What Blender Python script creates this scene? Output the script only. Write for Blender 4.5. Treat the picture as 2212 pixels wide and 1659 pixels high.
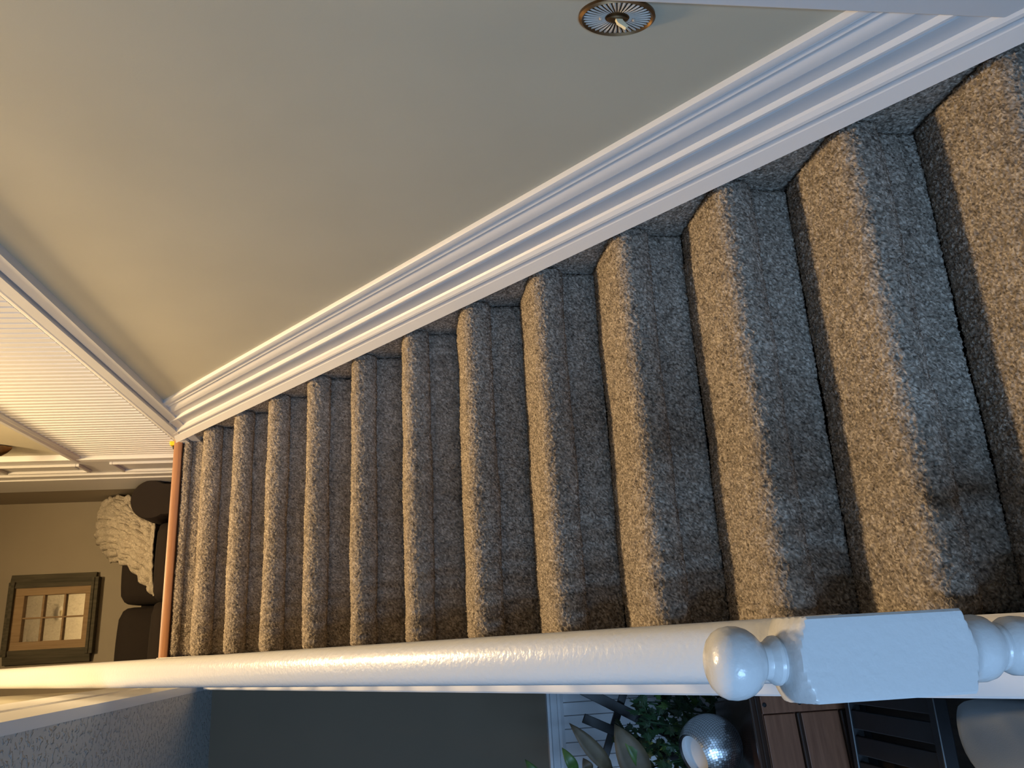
import bpy, bmesh, math, random
import numpy as np
from mathutils import Vector, Matrix, Euler

for o_ in list(bpy.data.objects):
    bpy.data.objects.remove(o_, do_unlink=True)
scene = bpy.context.scene
COL = scene.collection
RNG = random.Random(7)
NR = np.random.RandomState(11)

# ------------------------------------------------------------------ camera
cam_data = bpy.data.cameras.new('camera')
cam = bpy.data.objects.new('camera', cam_data)
COL.objects.link(cam)
cam_data.sensor_fit = 'HORIZONTAL'
cam_data.sensor_width = 36.0
cam_data.lens = 1736.44 * 36.0 / 2212.0
cam_data.clip_start = 0.02
_right = Vector((0.952657, -0.303613, -0.016219))
_fwd = Vector((0.299392, 0.946038, -0.124006))
_up = Vector((0.052994, 0.113279, 0.992149))
# the phone was held sideways: picture left is up, picture top is right
_x, _y, _z = -_up, _right, -_fwd
M = Matrix(((_x.x, _y.x, _z.x), (_x.y, _y.y, _z.y), (_x.z, _y.z, _z.z)))
cam.matrix_world = Matrix.Translation((-1.02132, -1.41175, 1.10949)) @ M.to_4x4()
scene.camera = cam

# ------------------------------------------------------------------ world, lights, exposure
world = bpy.data.worlds.new('world')
scene.world = world
world.use_nodes = True
bg = world.node_tree.nodes['Background']
bg.inputs['Color'].default_value = (0.35, 0.55, 1.0, 1)
bg.inputs['Strength'].default_value = 0.5

def area_light(name, loc, rot, sx, sy, power, color):
    ld = bpy.data.lights.new(name, 'AREA')
    ld.shape = 'RECTANGLE'; ld.size = sx; ld.size_y = sy
    ld.energy = power; ld.color = color
    lo = bpy.data.objects.new(name, ld); COL.objects.link(lo)
    lo.location = loc; lo.rotation_euler = rot
    return lo

# daylight standing outside the entry window behind the camera
DAY = area_light('daylight', (-2.75, -3.42, 0.85), (math.radians(90), 0, 0), 1.1, 1.5, 195.0, (0.36, 0.62, 1.0))
# warm ceiling lamp above the stairwell
LAMP = (-0.50, 1.22, 4.62)
pl = bpy.data.lights.new('ceiling_lamp_light', 'AREA')
pl.shape = 'DISK'; pl.size = 0.44
pl.energy = 150.0; pl.color = (1.0, 0.705, 0.36)
plo = bpy.data.objects.new('ceiling_lamp_light', pl); COL.objects.link(plo); plo.location = LAMP
cy = scene.cycles
cy.max_bounces = 5; cy.diffuse_bounces = 2; cy.glossy_bounces = 3; cy.transmission_bounces = 2; cy.transparent_max_bounces = 4
cy.use_adaptive_sampling = True; cy.adaptive_threshold = 0.05

scene.view_settings.view_transform = 'Standard'
scene.view_settings.look = 'None'
scene.view_settings.gamma = 1.0
scene.view_settings.use_curve_mapping = False
scene.view_settings.exposure = 0.0

# ------------------------------------------------------------------ materials
def new_mat(name):
    m = bpy.data.materials.new(name); m.use_nodes = True
    nt = m.node_tree
    return m, nt, nt.nodes['Principled BSDF']

def tex_coord(nt, scale=(1, 1, 1), kind='Object'):
    tc = nt.nodes.new('ShaderNodeTexCoord'); mp = nt.nodes.new('ShaderNodeMapping')
    mp.inputs['Scale'].default_value = scale
    nt.links.new(tc.outputs[kind], mp.inputs['Vector'])
    return mp.outputs['Vector']

def noise(nt, vec, scale, detail=2.0, rough=0.5, dist=0.0):
    n = nt.nodes.new('ShaderNodeTexNoise')
    n.inputs['Scale'].default_value = scale; n.inputs['Detail'].default_value = detail
    n.inputs['Roughness'].default_value = rough; n.inputs['Distortion'].default_value = dist
    nt.links.new(vec, n.inputs['Vector'])
    return n.outputs['Fac']

def ramp(nt, fac, stops):
    r = nt.nodes.new('ShaderNodeValToRGB')
    el = r.color_ramp.elements
    while len(el) < len(stops): el.new(0.5)
    for e, (p, c) in zip(el, stops):
        e.position = p; e.color = (*c, 1)
    nt.links.new(fac, r.inputs['Fac'])
    return r.outputs['Color']

def bump(nt, bsdf, height, strength, dist):
    b = nt.nodes.new('ShaderNodeBump')
    b.inputs['Strength'].default_value = strength; b.inputs['Distance'].default_value = dist
    nt.links.new(height, b.inputs['Height']); nt.links.new(b.outputs['Normal'], bsdf.inputs['Normal'])

def paint(name, col, rough=0.5, var=0.04, bscale=180.0, bstr=0.15, bdist=0.001):
    m, nt, b = new_mat(name)
    v = tex_coord(nt)
    n = noise(nt, v, 3.0, 3)
    lo = tuple(c * (1 - var) for c in col); hi = tuple(min(1, c * (1 + var)) for c in col)
    nt.links.new(ramp(nt, n, [(0.3, lo), (0.7, hi)]), b.inputs['Base Color'])
    b.inputs['Roughness'].default_value = rough
    bump(nt, b, noise(nt, v, bscale, 2), bstr, bdist)
    return m

def wood(name, c1, c2, axis=1, rough=0.45, scale=14.0, stretch=0.06, bstr=0.2):
    m, nt, b = new_mat(name)
    sc = [1, 1, 1]; sc[axis] = stretch
    v = tex_coord(nt, tuple(sc))
    n = noise(nt, v, scale * 4, 5, 0.6, 0.6)
    nt.links.new(ramp(nt, n, [(0.3, c1), (0.7, c2)]), b.inputs['Base Color'])
    b.inputs['Roughness'].default_value = rough
    bump(nt, b, n, bstr, 0.002)
    return m

def plain(name, col, rough=0.5, metal=0.0, var=0.12, sc=40.0):
    m, nt, b = new_mat(name)
    v = tex_coord(nt)
    n = noise(nt, v, sc, 2)
    nt.links.new(ramp(nt, n, [(0.3, tuple(c * (1 - var) for c in col)), (0.7, tuple(min(1, c * (1 + var)) for c in col))]), b.inputs['Base Color'])
    b.inputs['Roughness'].default_value = rough; b.inputs['Metallic'].default_value = metal
    return m

MAT = {}
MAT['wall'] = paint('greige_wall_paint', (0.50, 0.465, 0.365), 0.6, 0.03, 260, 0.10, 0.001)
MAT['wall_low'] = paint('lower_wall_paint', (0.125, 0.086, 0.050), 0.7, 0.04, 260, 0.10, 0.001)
MAT['wall_room'] = paint('living_room_paint', (0.33, 0.28, 0.205), 0.6, 0.03, 260, 0.10, 0.001)
MAT['white'] = paint('white_trim_paint', (0.68, 0.67, 0.67), 0.38, 0.015, 60, 0.06, 0.001)
MAT['gloss_white'] = paint('gloss_white_paint', (0.60, 0.60, 0.60), 0.24, 0.012, 110, 0.35, 0.0022)
MAT['oak'] = wood('oak_nosing_wood', (0.28, 0.125, 0.058), (0.40, 0.19, 0.092), 0, 0.4)
MAT['floor_oak'] = wood('oak_floor_wood', (0.30, 0.16, 0.08), (0.42, 0.24, 0.13), 1, 0.4)
MAT['dark_floor'] = wood('dark_floor_wood', (0.030, 0.022, 0.018), (0.055, 0.040, 0.030), 1, 0.45)

def carpet_mat():
    m, nt, b = new_mat('taupe_cut_pile_carpet')
    v = tex_coord(nt)
    at = nt.nodes.new('ShaderNodeAttribute'); at.attribute_name = 'tuft'
    c = ramp(nt, at.outputs['Fac'], [(0.0, (0.065, 0.053, 0.043)), (0.5, (0.265, 0.222, 0.180)), (1.0, (0.56, 0.485, 0.405))])
    nt.links.new(c, b.inputs['Base Color'])
    b.inputs['Roughness'].default_value = 1.0
    b.inputs['Specular IOR Level'].default_value = 0.0
    bump(nt, b, noise(nt, v, 300.0, 1, 0.6), 0.6, 0.004)
    return m
MAT['carpet'] = carpet_mat()

def knockdown():
    m, nt, b = new_mat('knockdown_plaster')
    v = tex_coord(nt)
    b.inputs['Base Color'].default_value = (0.47, 0.45, 0.42, 1)
    b.inputs['Roughness'].default_value = 0.8
    n = noise(nt, v, 62.0, 2, 0.5, 0.3)
    h = ramp(nt, n, [(0.54, (0, 0, 0)), (0.64, (1, 1, 1))])
    bump(nt, b, h, 1.0, 0.006)
    return m
MAT['knockdown'] = knockdown()
MAT['bronze'] = plain('antique_bronze', (0.16, 0.095, 0.045), 0.38, 0.85)
MAT['pewter'] = plain('pale_metal_petal', (0.52, 0.46, 0.39), 0.5, 0.0)
MAT['ivory'] = plain('ivory_plastic', (0.78, 0.70, 0.48), 0.35, 0, 0.03)
MAT['sofa'] = paint('dark_brown_upholstery', (0.017, 0.0105, 0.0075), 0.9, 0.15, 300, 0.3, 0.002)
MAT['frame_dark'] = wood('weathered_dark_board', (0.050, 0.045, 0.030), (0.115, 0.10, 0.065), 2, 0.8)
MAT['frame_tan'] = wood('tan_sash_wood', (0.29, 0.19, 0.095), (0.40, 0.275, 0.15), 2, 0.7)
MAT['black'] = plain('black_painted_wood', (0.012, 0.012, 0.014), 0.4)
MAT['yellow'] = plain('yellow_plastic', (0.85, 0.60, 0.02), 0.4, 0, 0.03)
MAT['grey_fabric'] = paint('grey_upholstery', (0.22, 0.235, 0.245), 0.9, 0.06, 500, 0.3, 0.001)
MAT['trunk'] = wood('reddish_brown_wood', (0.15, 0.062, 0.034), (0.25, 0.11, 0.062), 0, 0.35)
MAT['trunk_dark'] = wood('dark_varnished_wood', (0.020, 0.011, 0.008), (0.045, 0.022, 0.014), 0, 0.25)
MAT['leaf_dark'] = plain('dark_ivy_leaf', (0.016, 0.045, 0.016), 0.45, 0, 0.4, 25)
MAT['leaf_green'] = plain('green_leaf', (0.06, 0.12, 0.025), 0.45, 0, 0.3, 20)
MAT['leaf_brown'] = plain('olive_brown_leaf', (0.10, 0.073, 0.040), 0.6, 0, 0.3, 20)
MAT['terracotta'] = plain('dark_clay_pot', (0.06, 0.04, 0.03), 0.7)
MAT['wains_low'] = paint('pale_wainscot_paint', (0.55, 0.55, 0.57), 0.5, 0.02)

def mirror_mat(name, rough=0.03, col=(0.9, 0.9, 0.9)):
    m, nt, b = new_mat(name)
    v = tex_coord(nt)
    nt.links.new(ramp(nt, noise(nt, v, 60, 2), [(0.3, tuple(c * 0.93 for c in col)), (0.7, col)]), b.inputs['Base Color'])
    b.inputs['Metallic'].default_value = 1.0; b.inputs['Roughness'].default_value = rough
    return m
MAT['mirror'] = mirror_mat('mirror_glass')
MAT['tile'] = mirror_mat('mirror_tile', 0.32, (0.8, 0.84, 0.88))

def throw_mat():
    m, nt, b = new_mat('cream_ruched_throw')
    v = tex_coord(nt)
    n = noise(nt, v, 55.0, 3, 0.6, 1.5)
    nt.links.new(ramp(nt, n, [(0.3, (0.42, 0.36, 0.28)), (0.65, (0.68, 0.60, 0.49))]), b.inputs['Base Color'])
    b.inputs['Roughness'].default_value = 0.95
    bump(nt, b, n, 0.8, 0.012)
    return m
MAT['throw'] = throw_mat()

def glass_pane():
    m, nt, b = new_mat('window_glass')
    tr = nt.nodes.new('ShaderNodeBsdfTransparent'); mixn = nt.nodes.new('ShaderNodeMixShader')
    b.inputs['Roughness'].default_value = 0.05
    mixn.inputs[0].default_value = 0.06
    nt.links.new(tr.outputs[0], mixn.inputs[1]); nt.links.new(b.outputs[0], mixn.inputs[2])
    nt.links.new(mixn.outputs[0], nt.nodes['Material Output'].inputs['Surface'])
    return m
MAT['glass'] = glass_pane()

def lamp_glass():
    m, nt, b = new_mat('lit_lamp_glass')
    b.inputs['Base Color'].default_value = (0.95, 0.85, 0.65, 1)
    b.inputs['Emission Color'].default_value = (1.0, 0.72, 0.40, 1)
    b.inputs['Emission Strength'].default_value = 3.0
    return m
MAT['lamp'] = lamp_glass()

# ------------------------------------------------------------------ helpers
def tag(o, label=None, cat=None, group=None, kind=None):
    if label: o['label'] = label
    if cat: o['category'] = cat
    if group: o['group'] = group
    if kind: o['kind'] = kind
    return o

def empty(name, loc=(0, 0, 0), label=None, cat=None, group=None, kind=None):
    e = bpy.data.objects.new(name, None); COL.objects.link(e); e.location = loc
    e.empty_display_size = 0.05
    return tag(e, label, cat, group, kind)

def link_mesh(name, me, mat, parent=None, smooth=False, angle=35):
    if mat is not None: me.materials.append(MAT[mat] if isinstance(mat, str) else mat)
    if smooth:
        me.polygons.foreach_set('use_smooth', [True] * len(me.polygons))
        if angle: me.set_sharp_from_angle(angle=math.radians(angle))
    o = bpy.data.objects.new(name, me); COL.objects.link(o)
    if parent is not None:
        o.parent = parent
        o.matrix_parent_inverse = Matrix.Translation(-Vector(parent_origin(parent)))
    return o

def parent_origin(p):
    v = Vector(p.location)
    return v

class MB:
    def __init__(s): s.v = []; s.f = []
    def add(s, vs, fs):
        n = len(s.v); s.v += [tuple(v) for v in vs]; s.f += [tuple(i + n for i in f) for f in fs]; return s
    def box(s, x0, x1, y0, y1, z0, z1):
        vs = [(x0, y0, z0), (x1, y0, z0), (x1, y1, z0), (x0, y1, z0), (x0, y0, z1), (x1, y0, z1), (x1, y1, z1), (x0, y1, z1)]
        return s.add(vs, [(0, 3, 2, 1), (4, 5, 6, 7), (0, 1, 5, 4), (1, 2, 6, 5), (2, 3, 7, 6), (3, 0, 4, 7)])
    def loft(s, rings, closed=True, cap=True):
        n = len(rings[0]); vs = [p for r in rings for p in r]; fs = []
        for i in range(len(rings) - 1):
            for j in range(n if closed else n - 1):
                k = (j + 1) % n
                fs.append((i * n + j, i * n + k, (i + 1) * n + k, (i + 1) * n + j))
        if cap and closed:
            fs.append(tuple(range(n))[::-1]); fs.append(tuple(len(rings) * n - n + j for j in range(n)))
        return s.add(vs, fs)
    def tube(s, pts, rad, n=8):
        pts = [Vector(p) for p in pts]; rings = []
        if not hasattr(rad, '__len__'): rad = [rad] * len(pts)
        for i, p in enumerate(pts):
            t = (pts[min(i + 1, len(pts) - 1)] - pts[max(i - 1, 0)]).normalized()
            a = t.cross(Vector((0, 0, 1)))
            if a.length < 1e-3: a = t.cross(Vector((1, 0, 0)))
            a.normalize(); b = t.cross(a)
            rings.append([p + (a * math.cos(2 * math.pi * k / n) + b * math.sin(2 * math.pi * k / n)) * rad[i] for k in range(n)])
        return s.loft(rings)
    def lathe(s, prof, cx, cy, n=24):
        rings = [[(cx + r * math.cos(2 * math.pi * k / n), cy + r * math.sin(2 * math.pi * k / n), z) for k in range(n)] for r, z in prof]
        return s.loft(rings)
    def build(s, name, mat, parent=None, smooth=False, angle=35, bevel=0.0, seg=2):
        me = bpy.data.meshes.new(name); me.from_pydata(s.v, [], s.f); me.update()
        bm = bmesh.new(); bm.from_mesh(me)
        bmesh.ops.recalc_face_normals(bm, faces=bm.faces)
        if bevel > 0:
            bmesh.ops.bevel(bm, geom=[e for e in bm.edges if e.calc_face_angle(0) > 0.5], offset=bevel, segments=seg, affect='EDGES', profile=0.5)
        bm.to_mesh(me); bm.free()
        return link_mesh(name, me, mat, parent, smooth, angle)

def struct(name, mb, mat, parent=None, **k):
    o = mb.build(name, mat, parent, **k)
    if parent is None: o['kind'] = 'structure'
    return o

def grid_mesh(name, P, mat, parent=None):
    """P: (a,b,3) numpy array of points -> smooth quad mesh"""
    a, b, _ = P.shape
    me = bpy.data.meshes.new(name)
    idx = np.arange(a * b).reshape(a, b)
    q = np.stack([idx[:-1, :-1], idx[:-1, 1:], idx[1:, 1:], idx[1:, :-1]], -1).reshape(-1, 4)
    me.vertices.add(a * b); me.vertices.foreach_set('co', P.astype(np.float32).ravel())
    me.loops.add(q.size); me.loops.foreach_set('vertex_index', q.astype(np.int32).ravel())
    me.polygons.add(len(q))
    me.polygons.foreach_set('loop_start', np.arange(0, q.size, 4, dtype=np.int32))
    me.polygons.foreach_set('use_smooth', np.ones(len(q), dtype=bool))
    me.update(calc_edges=True); me.validate()
    return link_mesh(name, me, mat, parent)

def add_tuft(o, shape, rs, amp=0.25):
    t = 0.47 + amp * rs.standard_normal(shape) + 0.05 * smooth_noise(shape, rs, 1) + 0.035 * smooth_noise(shape, rs, 12)
    at = o.data.attributes.new('tuft', 'FLOAT', 'POINT')
    at.data.foreach_set('value', np.clip(t, 0, 1).astype(np.float32).ravel())
    return o

def child_copy(src, name, parent):
    c = src.copy(); c.name = name; COL.objects.link(c); c.parent = parent
    return c

# ------------------------------------------------------------------ stair geometry constants
RISE, RUN = 0.19, 0.241864
S = RISE / RUN
def nosing_z(y): return 0.2055 + y * S          # line along the nosings
FLOOR = -0.38
UP = 12 * RISE                                   # upper floor 2.28
LOWC = 2.03                                      # lower ceiling
TOPC = 4.72
YB = 4.70                                        # living room back wall
YLOW = 2.62                                      # lower room far wall
XW = 0.02                                        # drywall face right of the stairs
XL = -1.027                                      # left end of the treads

# ------------------------------------------------------------------ room shell
struct('floor', MB().box(-4.3, 0.3, -3.4, 2.75, FLOOR - 0.1, FLOOR), 'dark_floor')
struct('floor_upper', MB().box(-4.3, 1.0, 2.70, YB + 0.1, UP - 0.12, UP), 'floor_oak')
m = MB(); m.box(-4.3, -1.153, -3.4, YLOW + 0.1, LOWC, UP - 0.001); m.box(-1.153, 0.3, -3.4, -0.95, LOWC, UP - 0.001)
struct('ceiling', m, 'knockdown')
struct('ceiling_upper', MB().box(-4.3, 1.0, -3.4, YB + 0.1, TOPC, TOPC + 0.1), 'knockdown')
wall_right = struct('wall_right', MB().box(XW, 0.3, -3.4, 3.04, FLOOR, TOPC), 'wall')
struct('wall_right_upper', MB().box(0.07, 0.3, 3.04, YB + 0.1, UP - 0.12, TOPC), 'wall_room')
struct('wall_back', MB().box(-4.3, 0.07, YB, YB + 0.1, UP - 0.12, TOPC), 'wall_room')
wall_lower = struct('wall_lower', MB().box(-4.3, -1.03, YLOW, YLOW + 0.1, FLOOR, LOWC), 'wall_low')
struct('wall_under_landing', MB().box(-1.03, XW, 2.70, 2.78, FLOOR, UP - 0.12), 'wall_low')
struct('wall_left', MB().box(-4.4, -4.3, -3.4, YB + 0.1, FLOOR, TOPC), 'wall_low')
struct('wall_left_upper', MB().box(-1.25, -1.153, -0.95, 2.60, UP, TOPC), 'wall')
struct('wall_stairwell', MB().box(-1.25, XW, -1.05, -0.95, UP, TOPC), 'wall')
struct('wall_front_upper', MB().box(-4.3, -1.25, -3.4, -3.3, UP, TOPC), 'wall')
# entry wall with a window opening behind the camera
wx0, wx1, wz0, wz1 = -3.30, -2.20, 0.10, 1.60
m = MB()
m.box(-4.3, wx0, -3.3, -3.2, FLOOR, LOWC); m.box(wx1, XW, -3.3, -3.2, FLOOR, LOWC)
m.box(wx0, wx1, -3.3, -3.2, FLOOR, wz0); m.box(wx0, wx1, -3.3, -3.2, wz1, LOWC)
struct('wall_entry', m, 'wall')
m = MB()
for a, b_, c, d_ in [(wx0, wx0 + .05, wz0, wz1), (wx1 - .05, wx1, wz0, wz1), (wx0 + .05, wx1 - .05, wz0, wz0 + .05), (wx0 + .05, wx1 - .05, wz1 - .05, wz1), (-2.77, -2.73, wz0 + .05, wz1 - .05)]:
    m.box(a, b_, -3.29, -3.22, c, d_)
win = struct('window_1', m, 'white')
MB().box(wx0 + .05, -2.77, -3.262, -3.256, wz0 + .05, wz1 - .05).build('pane', 'glass', win)
MB().box(-2.73, wx1 - .05, -3.262, -3.256, wz0 + .05, wz1 - .05).build('pane', 'glass', win)

# ------------------------------------------------------------------ ceiling lamp above the stairwell
e = empty('ceiling_lamp', (LAMP[0], LAMP[1], TOPC), 'round warm glass ceiling lamp above the stairwell', 'lamp')
MB().lathe([(0.01, TOPC), (0.17, TOPC), (0.175, TOPC - .012), (0.165, TOPC - .03), (0.01, TOPC - .03)], LAMP[0], LAMP[1], 32).build('base_plate', 'bronze', e, True)
MB().lathe([(0.155, TOPC - .03), (0.16, TOPC - .045), (0.15, TOPC - .06), (0.11, TOPC - .075), (0.01, TOPC - .085)], LAMP[0], LAMP[1], 32).build('glass_bowl', 'lamp', e, True)

e = empty('smoke_detector', (-.57, 2.30, TOPC), 'small round white smoke detector on the upper ceiling', 'smoke detector')
MB().lathe([(.01, TOPC), (.066, TOPC), (.068, TOPC - .012), (.06, TOPC - .03), (.01, TOPC - .032)], -.57, 2.30, 28).build('housing', 'white', e, True)
MB().lathe([(.01, TOPC - .031), (.03, TOPC - .031), (.026, TOPC - .042), (.01, TOPC - .044)], -.57, 2.30, 20).build('sensor_cap', 'ivory', e, True)

# ------------------------------------------------------------------ carpeted stairs
def smooth_noise(shape, rs, k=1):
    a = rs.standard_normal((shape[0] + 2 * k, shape[1] + 2 * k))
    for _ in range(k):
        a = (a[:-2, :-2] + a[:-2, 2:] + a[2:, :-2] + a[2:, 2:] + 2 * (a[1:-1, :-2] + a[1:-1, 2:] + a[:-2, 1:-1] + a[2:, 1:-1]) + 4 * a[1:-1, 1:-1]) / 16
    return a / a.std()

def resample(pts, pitch):
    pts = np.array(pts, float)
    d = np.r_[0, np.cumsum(np.hypot(*np.diff(pts, axis=0).T))]
    n = max(4, int(d[-1] / pitch)); t = np.linspace(0, d[-1], n)
    return np.stack([np.interp(t, d, pts[:, 0]), np.interp(t, d, pts[:, 1])], 1)

def chaikin(pts, keep, n=2):
    for _ in range(n):
        out = [pts[0]]
        for a, b in zip(pts[:-1], pts[1:]):
            out += [(a[0] * .75 + b[0] * .25, a[1] * .75 + b[1] * .25), (a[0] * .25 + b[0] * .75, a[1] * .25 + b[1] * .75)]
        out.append(pts[-1]); pts = out
    return pts

stairs = empty('carpeted_staircase', (0, 0, FLOOR), 'straight staircase with taupe cut pile carpet climbing to the living room', 'staircase')

def step(k, pitch):
    y0, y1, z0, z1 = (k - 1) * RUN, k * RUN, (k - 1) * RISE, k * RISE
    nose = [(y0 + .005, z1 - .086), (y0 + .001, z1 - .092), (y0 - .022, z1 - .092), (y0 - .036, z1 - .074), (y0 - .041, z1 - .048), (y0 - .034, z1 - .021), (y0 - .010, z1 - .004), (y0 + .055, z1)]
    if k == 12:
        nose = [(y0, z1 - .080), (y0 - .004, z1 - .083), (y0 - .014, z1 - .080), (y0 - .018, z1 - .062), (y0 - .016, z1 - .044), (y0 + .0, z1 - .042)]
        prof = [(y0, z0 - .004), (y0, z0 + .02)] + chaikin(nose, 0)
    else:
        prof = [(y0 + .005, z0 - .004), (y0 + .005, z0 + .02)] + chaikin(nose, 0) + [(y1 - .03, z1), (y1 - .006, z1 - .003), (y1 + .008, z1 - .010)]
    P2 = resample(prof, pitch)
    T = np.gradient(P2, axis=0); T /= np.linalg.norm(T, axis=1)[:, None]
    N2 = np.stack([-T[:, 1], T[:, 0]], 1)               # outward: towards -y / +z
    xs = np.arange(XL + 0.0005, 0.0, pitch)
    a, b = len(P2), len(xs)
    rs = np.random.RandomState(100 + k)
    ph = rs.uniform(0, 6.28, 8)
    wave = 0.0014 * np.sin(xs * 9 + ph[0]) + 0.0008 * np.sin(xs * 21 + ph[1]) + 0.0005 * np.sin(xs * 47 + ph[2])
    wave2 = 0.0012 * np.sin(xs * 13 + ph[3])[None, :] * np.sin(np.linspace(0, 5, a) + ph[4])[:, None]
    edge = np.minimum(xs - XL, -xs)
    dip = -0.010 * np.clip(1 - edge / 0.016, 0, 1) ** 2
    disp = 0.0017 * rs.standard_normal((a, b)) + 0.0004 * smooth_noise((a, b), rs, 3) + wave[None, :] + wave2 + dip[None, :]
    P = np.zeros((a, b, 3))
    P[:, :, 0] = xs[None, :] + 0.0010 * smooth_noise((a, b), rs, 1)
    P[:, :, 1] = P2[:, 0][:, None] + N2[:, 0][:, None] * disp
    P[:, :, 2] = P2[:, 1][:, None] + N2[:, 1][:, None] * disp
    return add_tuft(grid_mesh('carpeted_step', P, 'carpet', stairs), (a, b), rs, 0.25 if k <= 5 else 0.19)

for k in range(-1, 13):
    step(k, 0.0032 if k <= 5 else 0.0036)

# carpet strip up the wall between the treads and the white skirting
pit = 0.0040
ys = np.arange(-0.62, 2.60, pit * 0.79)
hs = np.arange(0.016, -0.30, -pit)
rs = np.random.RandomState(5)
P = np.zeros((len(hs), len(ys), 3))
P[:, :, 0] = 0.002 - 0.0012 * rs.standard_normal((len(hs), len(ys))) - 0.002 * np.sin(ys * 17)[None, :]
P[:, :, 1] = ys[None, :]
P[:, :, 2] = np.minimum(nosing_z(ys)[None, :] + hs[:, None], UP - 0.005 + 0 * hs[:, None])
add_tuft(grid_mesh('carpet_side_strip', P, 'carpet', stairs), P.shape[:2], rs)

# oak nosing of the upper floor
nos = [(2.637, 2.243), (2.6335, 2.25), (2.633, 2.270), (2.637, 2.281), (2.646, 2.284), (2.70, 2.284), (2.70, 2.243)]
m = MB(); m.loft([[(x, y, z) for y, z in nos] for x in (XL - 0.004, 0.0)])
struct('trim_1', m, 'oak', smooth=True)['label'] = 'oak nosing strip at the edge of the upper floor'

# ------------------------------------------------------------------ white skirting along the stairs (right wall)
SK0, SK1 = 0.012, 0.365
prof = [(0, -.02), (0.0, .006), (.008, .013), (.045, .0165), (.062, .0165), (.068, .012), (.080, .0145), (.090, .0145), (.096, .011), (.125, .0135), (.135, .0150), (.150, .0115), (.175, .011), (.205, .016), (.245, .0205), (.280, .0215), (.290, .0160), (.300, .0180), (.425, .0180), (.432, .0225), (.450, .0285), (.472, .0290), (.480, .0205), (.512, .0205), (.518, .0250), (.533, .0250), (.540, .0205), (.700, .0205), (.712, .027), (.745, .035), (.770, .037), (.785, .0335), (.810, .032), (.842, .035), (.850, .037), (.978, .050), (.981, .031), (1.0, .031), (1.0, -.02)]
def end_y(hv):      # where the skirting dies into the floor-level band
    # nosing_z(y)+hv = 2.164+(y-2.026)*0.170
    return (2.164 - 2.026 * 0.170 - 0.2055 - hv) / (S - 0.170)
def skirt(pr, ystart):
    ra, rb = [], []
    for t, out in pr:
        hv = SK1 + (SK0 - SK1) * t
        for ring, y in ((ra, ystart), (rb, end_y(hv))):
            ring.append((XW - out, y, nosing_z(y) + hv))
    return MB().loft([ra, rb])
i_split = 28
struct('trim_2', skirt(prof[:i_split] + [(.700, -.02)], -0.345), 'white', smooth=True, angle=20)['label'] = 'white stepped moulding above the stair skirting'
struct('trim_3', skirt([(.700, -.02), (.700, .0205)] + prof[28:], -0.74), 'white', smooth=True, angle=20)['label'] = 'white skirting board climbing beside the carpeted steps'

# horizontal white band at the level of the upper floor
bprof = [(2.163, -.02), (2.163, .026), (2.206, .026), (2.208, .010), (2.2135, .010), (2.2145, .036), (2.252, .036), (2.257, .031), (2.263, .033), (2.268, .029), (2.272, .022), (2.281, .017), (2.290, .016), (2.297, .012), (2.303, .011), (2.303, -.02)]
m = MB(); m.loft([[(XW - out, y, z) for z, out in bprof] for y in (-0.95, 3.04)])
struct('trim_4', m, 'white', smooth=True, angle=20)['label'] = 'white two-tier band at upper floor level on the stair wall'

# beadboard above the band, one board after another
pitch = 0.0433
nb = int((3.035 + 0.3) / pitch)
def bead_board_mesh():
    m = MB()
    # board with a half-round bead on one edge and a groove beside it
    prof = [(0.0, .004), (0.0, .011), (.0015, .0125), (.0300, .0125), (.0315, .008), (.0330, .008), (.0345, .0125), (.0365, .0150), (.0385, .0155), (.0405, .0135), (.0415, .0085), (.0433, .0085), (.0433, .004)]
    m.loft([[(-o_, y, z) for y, o_ in prof] for z in (0, 0.56)])
    return m
src = None
for i in range(nb):
    y = 3.03 - (i + 1) * pitch
    if src is None:
        src = bead_board_mesh().build('bead_board', 'white', wall_right, True, 25)
        src.location = (XW, y, 2.300); src.matrix_parent_inverse = Matrix()
    else:
        c = child_copy(src, 'bead_board', wall_right); c.location = (XW, y, 2.300)
# chair rail on top of the beadboard and the corner board at its end
crp = [(2.853, -.01), (2.853, .020), (2.862, .026), (2.872, .026), (2.880, .034), (2.894, .036), (2.900, .030), (2.900, -.01)]
m = MB(); m.loft([[(XW - out, y, z) for z, out in crp] for y in (-0.3, 3.04)])
struct('trim_5', m, 'white', smooth=True, angle=20)['label'] = 'white chair rail above the beadboard'
struct('trim_6', MB().box(XW - 0.030, XW + 0.02, 2.992, 3.047, UP, 4.3), 'white', bevel=0.003)['label'] = 'white corner board at the end of the beadboard'
# narrow casing beside the bottom of the stairs
struct('trim_7', MB().box(XW - 0.030, XW + 0.01, -0.62, -0.345, FLOOR, LOWC), 'white', bevel=0.003)['label'] = 'white door casing at the foot of the stairs'
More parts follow.
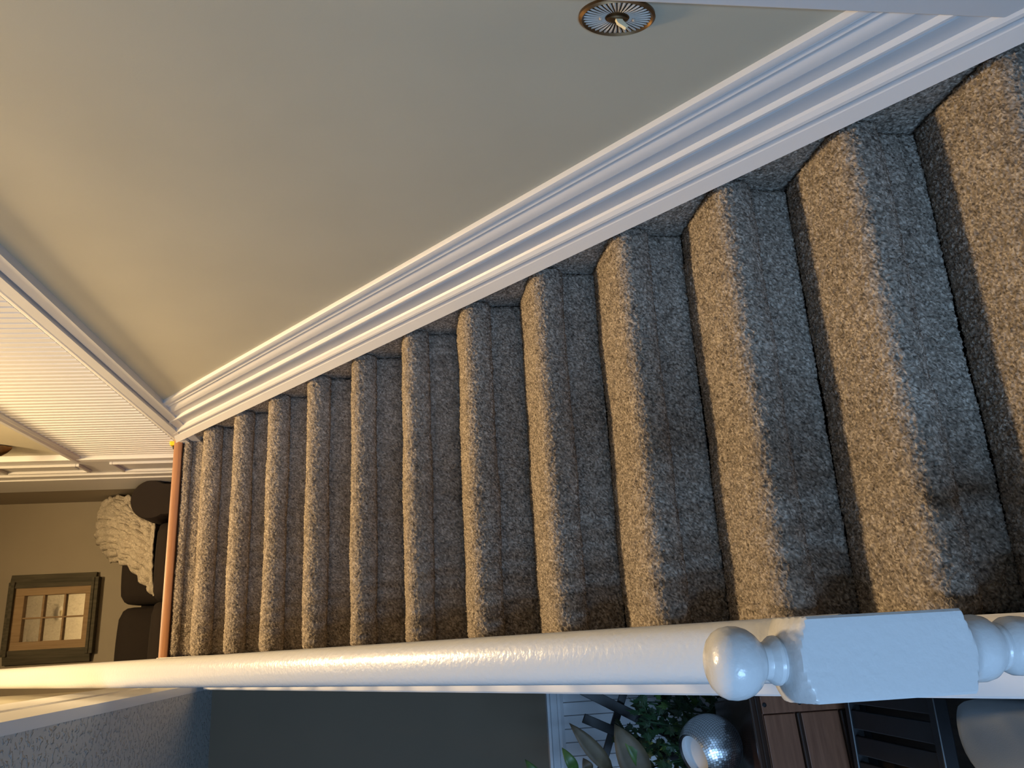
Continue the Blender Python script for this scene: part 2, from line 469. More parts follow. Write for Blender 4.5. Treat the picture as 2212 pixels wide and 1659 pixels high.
# panelled white door and casing farther along the right wall
d = struct('door_1', MB().box(0.062, 0.10, 3.20, 3.665, UP, 4.30), 'white')
def panel(y0, y1, z0, z1):
    m = MB(); fw = .018
    for a, b_, c, d_ in [(y0, y1, z0, z0 + fw), (y0, y1, z1 - fw, z1), (y0, y0 + fw, z0 + fw, z1 - fw), (y1 - fw, y1, z0 + fw, z1 - fw)]:
        m.box(.046, .062, a, b_, c, d_)
    m.build('panel_moulding', 'white', d, bevel=0.003)
    MB().box(.056, .062, y0 + .05, y1 - .05, z0 + .05, z1 - .05).build('raised_panel', 'white', d, bevel=0.002)
panel(3.37, 3.60, 2.40, 2.845); panel(3.40, 3.59, 3.02, 3.50); panel(3.40, 3.59, 3.60, 4.2)
m = MB(); m.box(.048, .07, 3.665, 3.75, UP, 4.36); m.box(.040, .07, 3.75, 4.10, UP, 4.36); m.box(.052, .07, 4.10, 4.13, UP, 4.36)
struct('trim_8', m, 'white', bevel=0.003)['label'] = 'broad white casing beside the panelled door'

# left side of the stairwell at floor level
m = MB(); lp = [(LOWC - .002, -.02), (LOWC - .002, .010), (2.195, .012), (2.198, .006), (2.222, .006), (2.226, .014), (2.38, .016), (2.395, .012), (2.415, .006), (2.415, -.02)]
m.loft([[(-1.153 + out, y, z) for z, out in lp] for y in (-0.95, 2.60)])
struct('trim_9', m, 'white', smooth=True, angle=20)['label'] = 'cream band along the left edge of the stairwell opening'

# ------------------------------------------------------------------ knee wall, cap and balustrade (left)
yk0, yk1 = -0.52, 2.62
def side_poly(x0, x1, y0, y1, top0, top1, bot0, bot1):
    m = MB(); m.loft([[(x, y0, bot0), (x, y0, top0), (x, y1, top1), (x, y1, bot1)] for x in (x0, x1)]); return m
struct('wall_knee', side_poly(-1.150, XL - 0.006, yk0 + .02, YLOW - .005, nosing_z(yk0 + .02) - .03, nosing_z(YLOW) - .03, FLOOR, FLOOR), 'white')
m = MB()
off = 0.004
def capring(y, xl): return [(xl, y, nosing_z(y) + off - .032), (xl, y, nosing_z(y) + off - .004), (xl + .004, y, nosing_z(y) + off), (XL - .006, y, nosing_z(y) + off), (XL - .001, y, nosing_z(y) + off - .005), (XL - .001, y, nosing_z(y) + off - .032)]
m.loft([capring(yk0, -1.163), capring(2.26, -1.163)])
cap1 = struct('trim_10', m, 'white', smooth=True, angle=25); cap1['label'] = 'white cap of the knee wall under the balusters'
m = MB(); m.loft([capring(2.26, -1.136), capring(2.66, -1.136)])
m.build('cap_end', 'white', cap1)

bal = empty('stair_railing', (-1.062, -0.505, FLOOR), 'white painted stair railing with turned newel post and ball top', 'stair railing')
NX, NY = -1.062, -0.505
# newel: a turned profile cut from a square post
lath = [(.0, .7920), (.010, .7915), (.020, .7892), (.028, .7852), (.034, .7795), (.0378, .7720), (.0392, .7630), (.0384, .7540), (.0355, .7455), (.0305, .7385), (.0250, .7335), (.0212, .7300)]
ball = MB().lathe([(max(r_, .001), z) for r_, z in lath], NX, NY, 40)
body_prof = [(.0208, .7305), (.0202, .7270), (.0208, .7230), (.0240, .7195), (.0264, .7160), (.0268, .7120), (.0250, .7092), (.0245, .7082), (.0280, .7075), (.0340, .7063), (.0400, .7045), (.0445, .7020), (.0480, .6995), (.0530, .6965), (.0590, .6930), (.0640, .6900),
    (.0640, .5100), (.0590, .5080), (.0530, .5055), (.0480, .5025), (.0445, .5000), (.0410, .4965), (.0380, .4920), (.0366, .4870), (.0370, .4780), (.0372, .4690), (.0350, .4600), (.0300, .4530), (.0262, .4490), (.0256, .4470), (.0268, .4445), (.0266, .4415), (.0256, .4395), (.0290, .4360), (.0325, .4290), (.0332, .4200), (.0318, .4080), (.0290, .3960), (.0280, .3800),
    (.0300, .3500), (.0345, .3000), (.0380, .2400), (.0390, .1800), (.0370, .1300), (.0320, .0900), (.0290, .0750), (.0300, .0680), (.0350, .0640), (.0380, .0580), (.0360, .0500), (.0400, .0440), (.0500, .0340), (.0640, .0150), (.0640, FLOOR)]
def newel_body(hw):
    n = 96; rings = []
    zs = []
    for (r0, z0), (r1, z1) in zip(body_prof[:-1], body_prof[1:]):
        q = max(1, int(abs(z0 - z1) / .004)) if abs(z0 - z1) < .05 else 1
        for t in range(q): zs.append((r0 + (r1 - r0) * t / q, z0 + (z1 - z0) * t / q))
    zs.append(body_prof[-1])
    for r_, z in zs:
        ring = []
        for k in range(n):
            th = 2 * math.pi * (k + .5) / n
            rr = min(r_, hw / max(abs(math.cos(th)), abs(math.sin(th))))
            ring.append((NX + rr * math.cos(th), NY + rr * math.sin(th), z))
        rings.append(ring)
    return MB().loft(rings)
nw = newel_body(.0445).build('newel_post', 'gloss_white', bal, True, 28)
ball.build('ball_finial', 'gloss_white', nw, True, 60)
bpy.data.objects['ball_finial'].matrix_parent_inverse = Matrix()
# handrail
H = 0.80
half = [(0, 0), (.010, -.0004), (.020, -.0024), (.028, -.0062), (.034, -.0115), (.0378, -.0185), (.039, -.026), (.0375, -.033), (.033, -.0375), (.029, -.040), (.028, -.058)]
rp = half + [(-a, b) for a, b in half[::-1][:-1]]
ca, sa = math.cos(math.atan(S)), math.sin(math.atan(S))
def rail_ring(y):
    xc = -1.0555 + (y + .385) * (-1.0750 + 1.0555) / 2.64
    zt = nosing_z(y) + H + .004
    return [(xc + a, y - sa * b, zt + ca * b) for a, b in rp]
MB().loft([rail_ring(y) for y in np.linspace(-0.485, 2.56, 12)]).build('handrail', 'gloss_white', bal, True, 40)
# balusters
def baluster(y):
    xc = -1.0555 + (y + .385) * (-1.0195 + 1.0) / 2.64
    zb = nosing_z(y) + off; zt = nosing_z(y) + H - .045
    L = zt - zb
    m = MB(); hw = .016
    m.loft([[(xc - hw, y - hw, zb - .0126 + 0), (xc + hw, y - hw, zb - .0126), (xc + hw, y + hw, zb + .0126), (xc - hw, y + hw, zb + .0126)],
            [(xc - hw, y - hw, zb + .16), (xc + hw, y - hw, zb + .16), (xc + hw, y + hw, zb + .16), (xc - hw, y + hw, zb + .16)]])
    m.lathe([(.014, zb + .16), (.016, zb + .172), (.011, zb + .185), (.015, zb + .20), (.0175, zb + .26), (.013, zb + .36), (.010, zb + .50), (.0095, zt)], xc, y, 14)
    return m
yb_ = -0.38
while yb_ < 2.30:
    baluster(yb_).build('baluster', 'gloss_white', bal, True, 30); yb_ += RUN / 2

# ------------------------------------------------------------------ ornate oval switch plate
sy, sz, ax = -0.281, 0.737, 0.0
e = empty('light_switch', (XW, sy, sz), 'oval antique bronze switch plate with fluted petals and ivory toggle', 'light switch')
A, B = 0.0435, 0.069                        # half width, half height
def ell(t, f): return (sy + A * f * math.sin(t), sz + B * f * math.cos(t))
m = MB(); n = 64
rings = []
for f_, out in [(1.0, 0.0), (1.0, .006), (.93, .010), (.86, .005), (.4, .004), (.2, .006), (.02, .006)]:
    rings.append([(XW - out, *ell(2 * math.pi * k / n, f_)) for k in range(n)])
m.loft(rings); m.build('back_plate', 'bronze', e, True, 30)
for k in range(38):
    t = 2 * math.pi * k / 38
    dy, dz = A * math.sin(t), B * math.cos(t); 
    px, pz = math.cos(t), -math.sin(t)
    L = math.hypot(dy, dz); uy, uz = dy / L, dz / L; vy, vz = -uz, uy
    pts = []
    sp = 2 * math.pi / 38 * abs(A * math.cos(t) * uz + B * math.sin(t) * uy)     # spacing of the petals at the rim
    for f_, wf, out in [(.32, .20, .0066), (.45, .28, .0078), (.62, .33, .0082), (.77, .37, .0080), (.85, .28, .0074), (.89, .06, .0066)]:
        w = sp * wf * f_
        cy, cz = sy + dy * f_, sz + dz * f_
        pts.append(((XW - out + .002, cy - vy * w, cz - vz * w), (XW - out, cy, cz), (XW - out + .002, cy + vy * w, cz + vz * w)))
    mm = MB(); vs = [q for tri in pts for q in tri]; fs = []
    for i in range(len(pts) - 1):
        for j in range(2): fs.append((i * 3 + j, i * 3 + j + 1, i * 3 + j + 4, i * 3 + j + 3))
    mm.add(vs, fs); mm.build('petal', 'pewter', e, True, 60)
m = MB(); rings = []
for f_, out in [(1, .004), (1, .009), (.75, .011), (.3, .010)]:
    rings.append([(XW - out, sy + .0095 * f_ * math.sin(2 * math.pi * k / 24), sz + .0195 * f_ * math.cos(2 * math.pi * k / 24)) for k in range(24)])
m.loft(rings); m.build('centre_boss', 'bronze', e, True, 40)
m = MB()
tg = [((XW - .009), sz + .004), (XW - .018, sz + .001), (XW - .029, sz - .013), (XW - .024, sz - .018), (XW - .012, sz - .009), (XW - .009, sz - .009)]
m.loft([[(x, y, z) for x, z in tg] for y in (sy - .0035, sy + .0035)]); m.build('toggle', 'ivory', e, bevel=.0006)
for dz in (.030, -.030):
    MB().loft([[(XW - out, sy + .003 * f_ * math.sin(k * .785), sz + dz + .003 * f_ * math.cos(k * .785)) for k in range(8)] for f_, out in [(1, .006), (1, .010), (.5, .011)]]).build('screw', 'pewter', e, True)

# ------------------------------------------------------------------ dark wall ornament above the chair rail
e = empty('wall_sconce', (XW, 2.74, 3.30), 'dark bronze leaf-shaped ornament on the beige wall above the chair rail', 'ornament')
rings = []
for z, w, out in [(3.098, .004, .012), (3.12, .03, .03), (3.15, .055, .045), (3.20, .06, .05), (3.30, .05, .05), (3.42, .07, .055), (3.5, .03, .03)]:
    rings.append([(XW - .001 - out * max(0, math.cos(a)) - .004, 2.752 + w * math.sin(a) + (3.3 - z) * .1, z) for a in np.linspace(-math.pi / 2, math.pi / 2, 9)])
MB().loft(rings).build('leaf_body', 'bronze', e, True, 40)
MB().tube([(XW - .02, 2.745, 3.2), (XW - .07, 2.745, 3.22), (XW - .09, 2.745, 3.3)], .008).build('bracket', 'bronze', e, True)

# ------------------------------------------------------------------ living room
def rounded_box(x0, x1, y0, y1, z0, z1, r, name, mat, parent, puff=0.0, sub=3):
    bm = bmesh.new(); bmesh.ops.create_cube(bm, size=1)
    for v in bm.verts: v.co = Vector(((x0 + x1) / 2 + v.co.x * (x1 - x0), (y0 + y1) / 2 + v.co.y * (y1 - y0), (z0 + z1) / 2 + v.co.z * (z1 - z0)))
    bmesh.ops.subdivide_edges(bm, edges=bm.edges[:], cuts=7, use_grid_fill=True)
    c = Vector(((x0 + x1) / 2, (y0 + y1) / 2, (z0 + z1) / 2)); hx, hy, hz = (x1 - x0) / 2, (y1 - y0) / 2, (z1 - z0) / 2
    for v in bm.verts:
        p = v.co - c
        q = Vector((max(-hx + r, min(hx - r, p.x)), max(-hy + r, min(hy - r, p.y)), max(-hz + r, min(hz - r, p.z))))
        dlt = p - q
        if dlt.length > 1e-9: p = q + dlt.normalized() * min(r, dlt.length)
        if puff:
            a, b_, c_ = p.x / hx, p.y / hy, p.z / hz
            p.z += math.copysign(puff * max(0, 1 - a * a) * max(0, 1 - b_ * b_), c_) * abs(c_)
            p.y += math.copysign(puff * max(0, 1 - a * a) * max(0, 1 - c_ * c_), b_) * abs(b_)
        v.co = c + p
    me = bpy.data.meshes.new(name); bm.to_mesh(me); bm.free()
    return link_mesh(name, me, mat, parent, True, 0)

sofa = empty('sofa', (-1.0, 4.2, UP), 'dark brown fabric sofa with rolled arm against the back wall', 'sofa')
sx0, sx1 = -2.15, 0.045
rounded_box(sx0 + .2, sx1 - .2, 3.95, 4.62, UP + .06, UP + .30, .03, 'base', 'sofa', sofa)
for xa in (sx0, sx1 - .25):
    m = MB(); rings = []
    for y, g_ in [(3.835, .93), (3.85, 1.0), (4.45, 1.0), (4.5, .9)]:
        ring = []
        cx, cz, rr = xa + .125, UP + .465, .125 * g_
        for k in range(20):
            th = math.radians(-35 + 250 * k / 19)
            ring.append((cx + rr * math.cos(th), y, cz + rr * math.sin(th)))
        w = .085 * g_
        ring += [(cx - w, y, UP + .06), (cx + w, y, UP + .06)]
        rings.append(ring)
    m.loft(rings); m.build('arm', 'sofa', sofa, True, 40)
for i, (a, b_) in enumerate([(-.212, -.695), (-.700, -1.30), (-1.305, -1.895)]):
    rounded_box(b_, a, 3.90, 4.36, UP + .30, UP + .44, .05, 'seat_cushion', 'sofa', sofa, .02)
    rounded_box(b_ + .005, a - .005, 4.28, 4.52, UP + .42, UP + .755, .07, 'back_cushion', 'sofa', sofa, .02)
rounded_box(sx0 + .2, sx1 - .22, 4.46, 4.63, UP + .08, UP + .68, .06, 'back', 'sofa', sofa)
for x in (sx0 + .08, sx1 - .12):
    for y in (3.92, 4.44): MB().box(x - .03, x + .03, y - .03, y + .03, UP, UP + .06).build('foot', 'black', sofa, bevel=.004)

# cream throw over the back and seat corner
rows = [
    [(.040, 4.66, 3.02), (.00, 4.665, 3.02), (-.10, 4.668, 3.03), (-.20, 4.668, 3.03), (-.30, 4.665, 3.02), (-.36, 4.66, 3.00)],
    [(.045, 4.60, 3.15), (.03, 4.60, 3.25), (-.09, 4.60, 3.29), (-.20, 4.60, 3.29), (-.28, 4.60, 3.25), (-.37, 4.59, 3.17)],
    [(.045, 4.46, 3.14), (.02, 4.46, 3.22), (-.09, 4.46, 3.25), (-.20, 4.46, 3.25), (-.29, 4.46, 3.21), (-.38, 4.46, 3.14)],
    [(.02, 4.30, 3.02), (-.05, 4.27, 3.06), (-.14, 4.24, 3.08), (-.24, 4.23, 3.08), (-.33, 4.24, 3.06), (-.42, 4.27, 3.01)],
    [(-.06, 4.20, 2.93), (-.13, 4.16, 2.94), (-.21, 4.13, 2.94), (-.30, 4.12, 2.94), (-.40, 4.14, 2.93), (-.50, 4.20, 2.905)],
    [(-.12, 4.14, 2.83), (-.19, 4.10, 2.83), (-.28, 4.07, 2.82), (-.38, 4.07, 2.815), (-.49, 4.10, 2.81), (-.60, 4.16, 2.82)],
    [(-.16, 4.08, 2.77), (-.23, 4.05, 2.765), (-.33, 4.03, 2.76), (-.43, 4.03, 2.757), (-.54, 4.06, 2.757), (-.655, 4.13, 2.765)]]
G = np.array(rows, float)
def upsample(G, na, nb):
    def cr(A, n):
        A2 = np.concatenate([2 * A[:1] - A[1:2], A, 2 * A[-1:] - A[-2:-1]], 0); m_ = len(A)
        out = []
        for t in np.linspace(0, m_ - 1, n):
            i = min(int(t), m_ - 2); u = t - i
            p0, p1, p2, p3 = A2[i], A2[i + 1], A2[i + 2], A2[i + 3]
            out.append(.5 * ((2 * p1) + (-p0 + p2) * u + (2 * p0 - 5 * p1 + 4 * p2 - p3) * u * u + (-p0 + 3 * p1 - 3 * p2 + p3) * u ** 3))
        return np.array(out)
    X = cr(G, na); return np.swapaxes(cr(np.swapaxes(X, 0, 1), nb), 0, 1)
Q = upsample(G, 90, 100)
rs = np.random.RandomState(9)
du = np.gradient(Q, axis=0); dv = np.gradient(Q, axis=1); nn = np.cross(dv, du); nn /= np.linalg.norm(nn, axis=2)[:, :, None] + 1e-9
aa, bb = np.meshgrid(np.linspace(0, 1, 90), np.linspace(0, 1, 100), indexing='ij')
wr = .010 * np.sin(aa * 46 + 2.5 * np.sin(bb * 7) + bb * 6) + .006 * np.sin(bb * 60 + 5 * aa) * (bb > .4) + .004 * smooth_noise((90, 100), rs, 2)
Q = Q - nn * (wr * np.minimum(1, 6 * np.minimum(aa, 1 - aa) + .3))[:, :, None] * np.sign(nn[:, :, 1:2] + 1e-6) * -1
th = grid_mesh('throw_blanket', Q, 'throw')
tag(th, 'cream ruched throw blanket draped over the corner of the dark sofa', 'blanket')
sm = th.modifiers.new('thick', 'SOLIDIFY'); sm.thickness = .012; sm.offset = 1

# six-pane window mirror
my = YB - .002
e = empty('window_mirror', (-.73, my, 3.58), 'rustic window-frame mirror with six panes in weathered dark boards', 'mirror')
X0, X1, Z0, Z1 = -.940, -.518, 3.343, 3.848       # sash
m = MB(); m.loft([[(X0 - .088, my, z), (X0 - .088, my - .03, z), (X0 - .004, my - .052, z), (X0 + .006, my - .052, z), (X0 + .006, my, z)] for z in (3.318, 3.876)]); m.build('side_board', 'frame_dark', e)
m = MB(); m.loft([[(X1 + .085, my, z), (X1 + .085, my - .03, z), (X1 + .004, my - .052, z), (X1 - .006, my - .052, z), (X1 - .006, my, z)] for z in (3.325, 3.884)]); m.build('side_board', 'frame_dark', e)
m = MB(); m.box(-.973, -.482, my - .062, my, 3.846, 3.868); m.box(-.973, -.482, my - .045, my, 3.868, 3.892); m.build('top_board', 'frame_dark', e, bevel=.003)
m = MB(); m.box(-.976, -.470, my - .062, my, 3.325, 3.345); m.box(-.976, -.466, my - .055, my, 3.300, 3.3248); m.build('bottom_board', 'frame_dark', e, bevel=.003)
sash = MB()
cols = [(-.880, -.731), (-.721, -.575)]
rows_ = [(3.386, 3.513), (3.526, 3.651), (3.665, 3.783)]
yF = my - .034
sash.box(X0, -.880, yF, my, Z0, Z1); sash.box(-.575, X1, yF, my, Z0, Z1)
sash.box(-.880, -.575, yF, my, Z0, 3.386); sash.box(-.880, -.575, yF, my, 3.783, Z1)
sash.box(-.731, -.721, yF + .004, my, 3.386, 3.783)
for a, b_ in ((3.513, 3.526), (3.651, 3.665)):
    sash.box(-.880, -.731, yF + .004, my, a, b_); sash.box(-.721, -.575, yF + .004, my, a, b_)
sash.build('sash', 'frame_tan', e, bevel=.002, seg=1)
for cx0, cx1 in cols:
    for rz0, rz1 in rows_:
        pane = MB().box(cx0, cx1, my - .012, my - .006, rz0, rz1)
        pane.v = [(x, y + (z - (rz0 + rz1) / 2) * math.tan(math.radians(2.0)), z) for x, y, z in pane.v]
        pane.build('mirror_pane', 'mirror', e)

# yellow tape measure on the landing floor at the end of the skirting
e = empty('tape_measure', (-.012, 2.70, UP), 'small yellow and black tape measure on the floor beside the oak nosing', 'tape measure')
MB().box(-.012, .018, 2.705, 2.755, UP, UP + .045).build('case', 'yellow', e, bevel=.006)
MB().box(-.030, -.012, 2.708, 2.752, UP, UP + .030).build('grip', 'black', e, bevel=.004)

# ------------------------------------------------------------------ lower room, far wall wainscot
wp = 0.0585
m0 = None
for i in range(30):
    x = -1.155 - (i + 1) * wp
    if m0 is None:
        m0 = MB(); m0.loft([[(0, 0, z), (0, -.008, z), (.002, -.010, z), (wp - .004, -.010, z), (wp - .002, -.008, z), (wp - .002, 0, z)] for z in (FLOOR + .1, .426)])
        m0 = m0.build('wainscot_board', 'wains_low', wall_lower); m0.matrix_parent_inverse = Matrix(); m0.location = (x, YLOW, 0)
    else:
        c = child_copy(m0, 'wainscot_board', wall_lower); c.location = (x, YLOW, 0)
crl = [(.424, 0), (.424, .012), (.440, .016), (.452, .012), (.456, .020), (.486, .022), (.492, .030), (.504, .030), (.506, 0)]
m = MB(); m.loft([[(x, YLOW - out, z) for z, out in crl] for x in (-4.28, -1.152)])
struct('trim_11', m, 'wains_low', smooth=True, angle=20)['label'] = 'pale chair rail on the far wall of the lower room'
struct('baseboard_lower', MB().box(-4.28, -1.152, YLOW - .018, YLOW, FLOOR, FLOOR + .1), 'wains_low')

# ------------------------------------------------------------------ wooden chest with the mirrored planter
tr = empty('wooden_chest', (-1.250, 1.30, FLOOR), 'low reddish brown wooden chest with dark varnished lid by the knee wall', 'chest')
tr.rotation_euler = (0, 0, 0)
def tbox(name, mat, x0, x1, y0, y1, z0, z1, bevel=.003, parent=None):
    o = MB().box(x0, x1, y0, y1, z0, z1).build(name, mat, None, bevel=bevel)
    o.parent = parent or tr; return o
hz = lambda z: z - FLOOR
tbox('body', 'trunk', -.90, 0, .02, .33, hz(-.30), hz(.012), .004)
tbox('plinth', 'black', -.89, -.01, .03, .32, 0, hz(-.30))
tbox('lid', 'trunk_dark', -.905, .004, -.004, .335, hz(.012), hz(.034), .006)
tbox('lid_moulding', 'trunk_dark', -.903, .002, .004, .02, hz(-.006), hz(.012), .004)
rstile = tbox('stile', 'trunk', -.055, 0, 0, .02, hz(-.30), hz(-.006), .003)
for z in (-.01, -.13, -.262):
    o = MB().loft([[(-.028 + .007 * f_ * math.cos(k * .628), -q, hz(z) - .006 + .007 * f_ * math.sin(k * .628)) for k in range(10)] for f_, q in [(1, -.002), (1, .003), (.5, .006)]]).build('peg', 'black', None, True)
    o.parent = rstile
tbox('front_panel', 'trunk', -.90, -.058, .010, .02, hz(-.120), hz(-.012), .003)
tbox('rail', 'trunk_dark', -.90, -.056, .002, .02, hz(-.138), hz(-.122), .005)
tbox('front_panel', 'trunk', -.90, -.058, .010, .02, hz(-.270), hz(-.140), .003)
tbox('rail', 'trunk_dark', -.90, -.056, .002, .02, hz(-.298), hz(-.272), .006)
tr.rotation_euler = (0, 0, math.radians(7))

# mirrored ball planter
bc = Vector((-1.408, 1.420, 0.139)); br = 0.1045
e = empty('mirror_ball_planter', (bc.x, bc.y, bc.z - br), 'silver mirror-tiled ball planter with white opening on the chest', 'planter')
tilt = Euler((math.radians(18), math.radians(-16), 0)).to_matrix()
def ball_pt(lat, lon, r_): return bc + tilt @ Vector((r_ * math.cos(lat) * math.cos(lon), r_ * math.cos(lat) * math.sin(lon), r_ * math.sin(lat)))
top_lat = math.radians(48)
m = MB(); nl = 28
rings = [[ball_pt(la, 2 * math.pi * k / 40, br * .975) for k in range(40)] for la in np.linspace(-1.5, top_lat, 20)]
rings.append([ball_pt(top_lat, 2 * math.pi * k / 40, br * .90) for k in range(40)])
m.loft(rings, cap=False); m.build('shell', 'black', e, True)
m = MB(); lats = np.linspace(-1.45, top_lat, nl)
for i in range(nl - 1):
    la0, la1 = lats[i] + .004, lats[i + 1] - .004
    cnt = max(6, int(2 * math.pi * math.cos((la0 + la1) / 2) * br / .0078))
    for k in range(cnt):
        a0, a1 = 2 * math.pi * (k + .06) / cnt, 2 * math.pi * (k + .94) / cnt
        jl = RNG.uniform(-.0005, .0005)
        m.add([ball_pt(la0, a0, br + jl), ball_pt(la0, a1, br), ball_pt(la1, a1, br - jl), ball_pt(la1, a0, br)], [(0, 1, 2, 3)])
o = m.build('mirror_tiles', 'tile', e); o['kind'] = 'stuff'
m = MB(); rings = []
for la, f_ in [(top_lat, .90), (top_lat - .12, .86), (top_lat - .3, .80)]:
    rings.append([ball_pt(la, 2 * math.pi * k / 40, br * f_) for k in range(40)])
ctr = ball_pt(math.pi / 2, 0, br * math.sin(top_lat - .3) * .8)
m.loft(rings, cap=False); n0 = len(m.v) - 40; m.v.append(tuple(ctr)); m.f += [(n0 + k, n0 + (k + 1) % 40, len(m.v) - 1) for k in range(40)]
m.build('white_liner', 'white', e, True)

# ------------------------------------------------------------------ plants behind the chest
def leaf_blade(name, base, tip, width, mat, parent, bend=(0, -.03, .0), face=(0.3, -1, .2), cup=.15, wave=.0):
    base, tip = Vector(base), Vector(tip); ax = tip - base; side = ax.cross(Vector(face)).normalized(); nrm = side.cross(ax).normalized()
    n = 9; vs = []; fs = []
    for i in range(n):
        t = i / (n - 1)
        w = width * (math.sin(math.pi * min(1, (t * .93 + .07) ** .85)) ** .8 if i < n - 1 else .02)
        c = base + ax * t + Vector(bend) * math.sin(math.pi * t) + nrm * wave * math.sin(t * 9)
        for j, q in enumerate((-1, -.5, 0, .5, 1)):
            vs.append(c + side * w * q + nrm * cup * w * (q * q))
    for i in range(n - 1):
        for j in range(4): fs.append((i * 5 + j, i * 5 + j + 1, i * 5 + j + 6, i * 5 + j + 5))
    m = MB().add(vs, fs)
    o = m.build(name, mat, parent, True, 0)
    s_ = o.modifiers.new('thick', 'SOLIDIFY'); s_.thickness = .0015
    return o

px, py = -1.60, 1.74
e = empty('potted_plant', (px, py, FLOOR), 'tall leafed houseplant with olive brown and green leaves in front of the pale wainscot', 'plant')
MB().lathe([(.01, FLOOR), (.085, FLOOR), (.095, FLOOR + .02), (.115, FLOOR + .22), (.122, FLOOR + .225), (.122, FLOOR + .25), (.105, FLOOR + .25), (.10, FLOOR + .23), (.01, FLOOR + .23)], px, py, 24).build('pot', 'terracotta', e, True)
for (bx, bz, tx, tz, w, mt, wv) in [(-1.50, .42, -1.331, .562, .030, 'leaf_brown', .006), (-1.56, .30, -1.345, .395, .056, 'leaf_brown', .004), (-1.52, .28, -1.362, .372, .03, 'leaf_green', 0), (-1.50, .545, -1.411, .594, .020, 'leaf_green', 0), (-1.545, .66, -1.440, .730, .022, 'leaf_green', .003), (-1.50, .50, -1.45, .52, .02, 'leaf_brown', 0), (-1.70, .3, -1.66, .62, .045, 'leaf_green', 0), (-1.66, .25, -1.82, .5, .05, 'leaf_green', 0)]:
    MB().tube([(px, py, FLOOR + .2), ((px + bx) / 2 + .0, py - .01, (FLOOR + bz) / 2 + .1), (bx, 1.72, bz)], .006, 6).build('stem', 'leaf_dark', e, True)
    leaf_blade('leaf', (bx, 1.72, bz), (tx, 1.70, tz), w, mt, e, wave=wv)

ix, iy = -1.40, 1.80
e = empty('ivy_plant', (ix, iy, FLOOR), 'dense dark green ivy spilling behind the wooden chest', 'plant')
MB().lathe([(.01, FLOOR), (.08, FLOOR), (.11, FLOOR + .2), (.118, FLOOR + .21), (.118, FLOOR + .235), (.1, FLOOR + .235), (.01, FLOOR + .22)], ix, iy, 24).build('pot', 'terracotta', e, True)
iv = [(0, 0), (.10, .06), (.22, .02), (.20, .16), (.42, .20), (.28, .33), (.34, .55), (.16, .52), (0, .95)]
iv = [(a, b) for a, b in iv] + [(-a, b) for a, b in iv[::-1][1:-1]]
me = bpy.data.meshes.new('ivy_leaf')
vs = [(a, b, .10 * a * a - .08 * b * b) for a, b in iv] + [(0, .35, .04)]
me.from_pydata(vs, [], [(i, (i + 1) % len(iv), len(iv)) for i in range(len(iv))]); me.materials.append(MAT['leaf_dark'])
me2 = me.copy(); me2.materials.clear(); me2.materials.append(MAT['leaf_green'])
rl = random.Random(3)
for i in range(285):
    while True:
        q = Vector((rl.uniform(-1, 1), rl.uniform(-1, 1), rl.uniform(-1, 1)))
        if .35 < q.length < 1: break
    p_ = Vector((-1.385 + q.x * .165, 1.80 + q.y * .14, .12 + q.z * .25))
    if p_.x > -1.215 + 0: p_.x = -1.225 - rl.random() * .04
    if p_.z < .06 and p_.y < 1.70: p_.y = 1.72
    o = bpy.data.objects.new('ivy_leaf', me2 if rl.random() < .10 else me); COL.objects.link(o); o.parent = e
    o.location = p_ - Vector((ix, iy, FLOOR))
    o.rotation_euler = (rl.uniform(.3, 1.5), rl.uniform(-.6, .6), rl.uniform(-1.2, 1.2)); s_ = rl.uniform(.035, .062); o.scale = (s_, s_, s_)
for i in range(9):
    a = i * .7
    MB().tube([(ix, iy, FLOOR + .2), (ix + .06 * math.cos(a), iy + .05 * math.sin(a), -.05), (ix + .10 * math.cos(a), iy + .08 * math.sin(a), .1), (ix + .12 * math.cos(a + .3), iy + .10 * math.sin(a + .3), .25 + .03 * math.sin(i * 2))], .0035, 5).build('vine', 'leaf_dark', e, True)

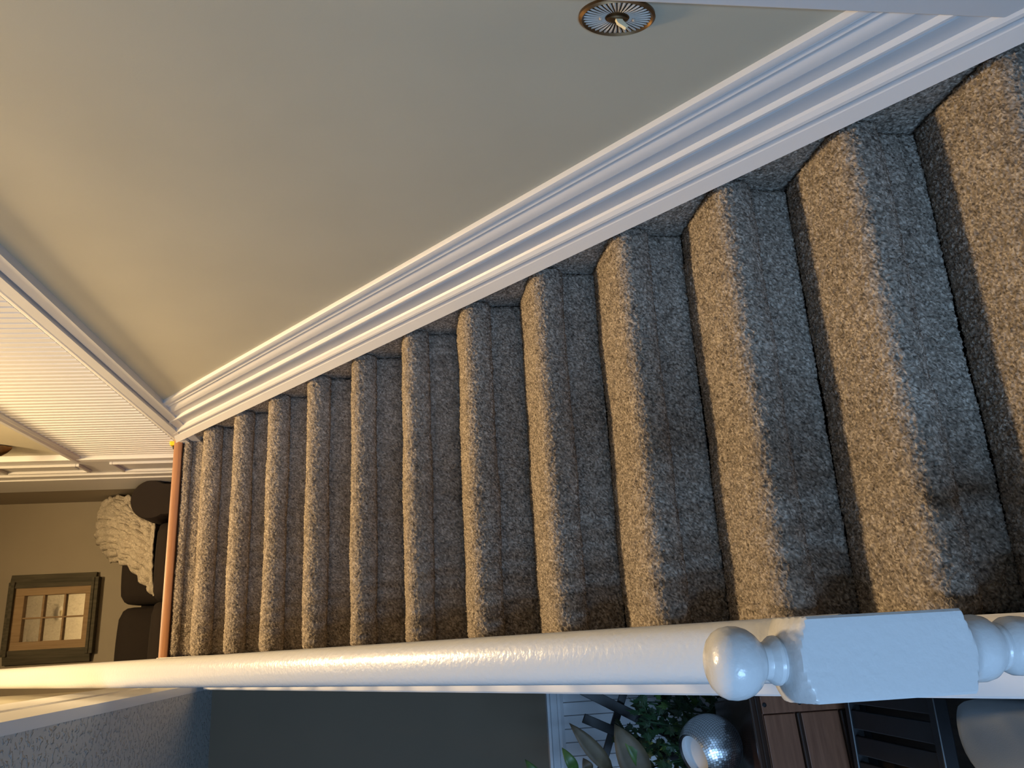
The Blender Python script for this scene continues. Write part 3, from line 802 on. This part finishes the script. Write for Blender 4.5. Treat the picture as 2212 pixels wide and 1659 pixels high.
# dark crossed planks of a plant stand
e = empty('plant_rack', (-1.33, 1.99, FLOOR), 'dark crossed wooden slats of a plant rack beside the knee wall', 'plant stand')
def plank(p0, p1, w, t, dy):
    p0, p1 = Vector(p0), Vector(p1); ax = (p1 - p0).normalized(); sd = ax.cross(Vector((0, 1, 0))).normalized(); yv = Vector((0, t / 2, 0))
    m = MB(); m.loft([[p + sd * w / 2 + yv, p - sd * w / 2 + yv, p - sd * w / 2 - yv, p + sd * w / 2 - yv] for p in (p0, p1)])
    return m.build('slat', 'black', e, bevel=.002)
plank((-1.230, 1.97, .468), (-1.62, 1.97, -.25), .040, .014, 0)
plank((-1.345, 1.985, .452), (-1.62, 1.985, -.14), .036, .014, 0)
plank((-1.60, 2.003, .42), (-1.225, 2.003, .26), .030, .014, 0)
plank((-1.225, 2.02, .30), (-1.225, 2.02, FLOOR), .03, .016, 0)
plank((-1.62, 2.02, .30), (-1.62, 2.02, FLOOR), .03, .016, 0)

# black slatted bench and grey ottoman near the foot of the stairs
e = empty('slatted_bench', (-1.45, .95, FLOOR), 'low black slatted rack on the dark floor between chest and ottoman', 'rack')
for i in range(7):
    x = -1.225 - i * .075
    MB().box(x - .055, x, .765, 1.19, -.272, -.255).build('slat', 'black', e, bevel=.003)
MB().box(-1.75, -1.20, .735, .765, -.29, -.248).build('frame_rail', 'black', e, bevel=.004)
MB().box(-1.75, -1.20, 1.19, 1.215, -.29, -.248).build('frame_rail', 'black', e, bevel=.004)
for x in (-1.74, -1.24):
    for y in (.735, 1.18): MB().box(x, x + .035, y, y + .035, FLOOR, -.29).build('leg', 'black', e, bevel=.003)

e = empty('ottoman', (-1.50, -.08, FLOOR), 'grey fabric ottoman with rounded top beside the newel post', 'ottoman')
foot = [(-1.182, .10), (-1.184, .155), (-1.190, .184), (-1.205, .195), (-1.225, .202), (-1.250, .202), (-1.283, .190), (-1.315, .155), (-1.40, .06), (-1.50, -.03), (-1.58, -.12), (-1.61, -.22), (-1.58, -.32), (-1.50, -.38), (-1.40, -.41), (-1.28, -.40), (-1.21, -.36), (-1.186, -.28), (-1.182, -.10)]
foot = [tuple(v) for v in chaikin(foot + [foot[0]], 0, 1)][:-1]
fc = (-1.39, -.10)
def oval(z, f_):
    return [(fc[0] + (x - fc[0]) * f_, fc[1] + (y - fc[1]) * f_, z) for x, y in foot]
MB().loft([oval(FLOOR + .05, .97), oval(FLOOR + .07, 1.0), oval(.02, 1.0), oval(.040, .992), oval(.052, .975), oval(.058, .945), oval(.060, .90), oval(.062, .5), oval(.063, .1)]).build('cushion_body', 'grey_fabric', e, True, 0)
for x in (-1.50, -1.28):
    for y in (-.26, .02): MB().lathe([(.015, FLOOR), (.02, FLOOR + .055)], x, y, 10).build('foot', 'black', e, True)
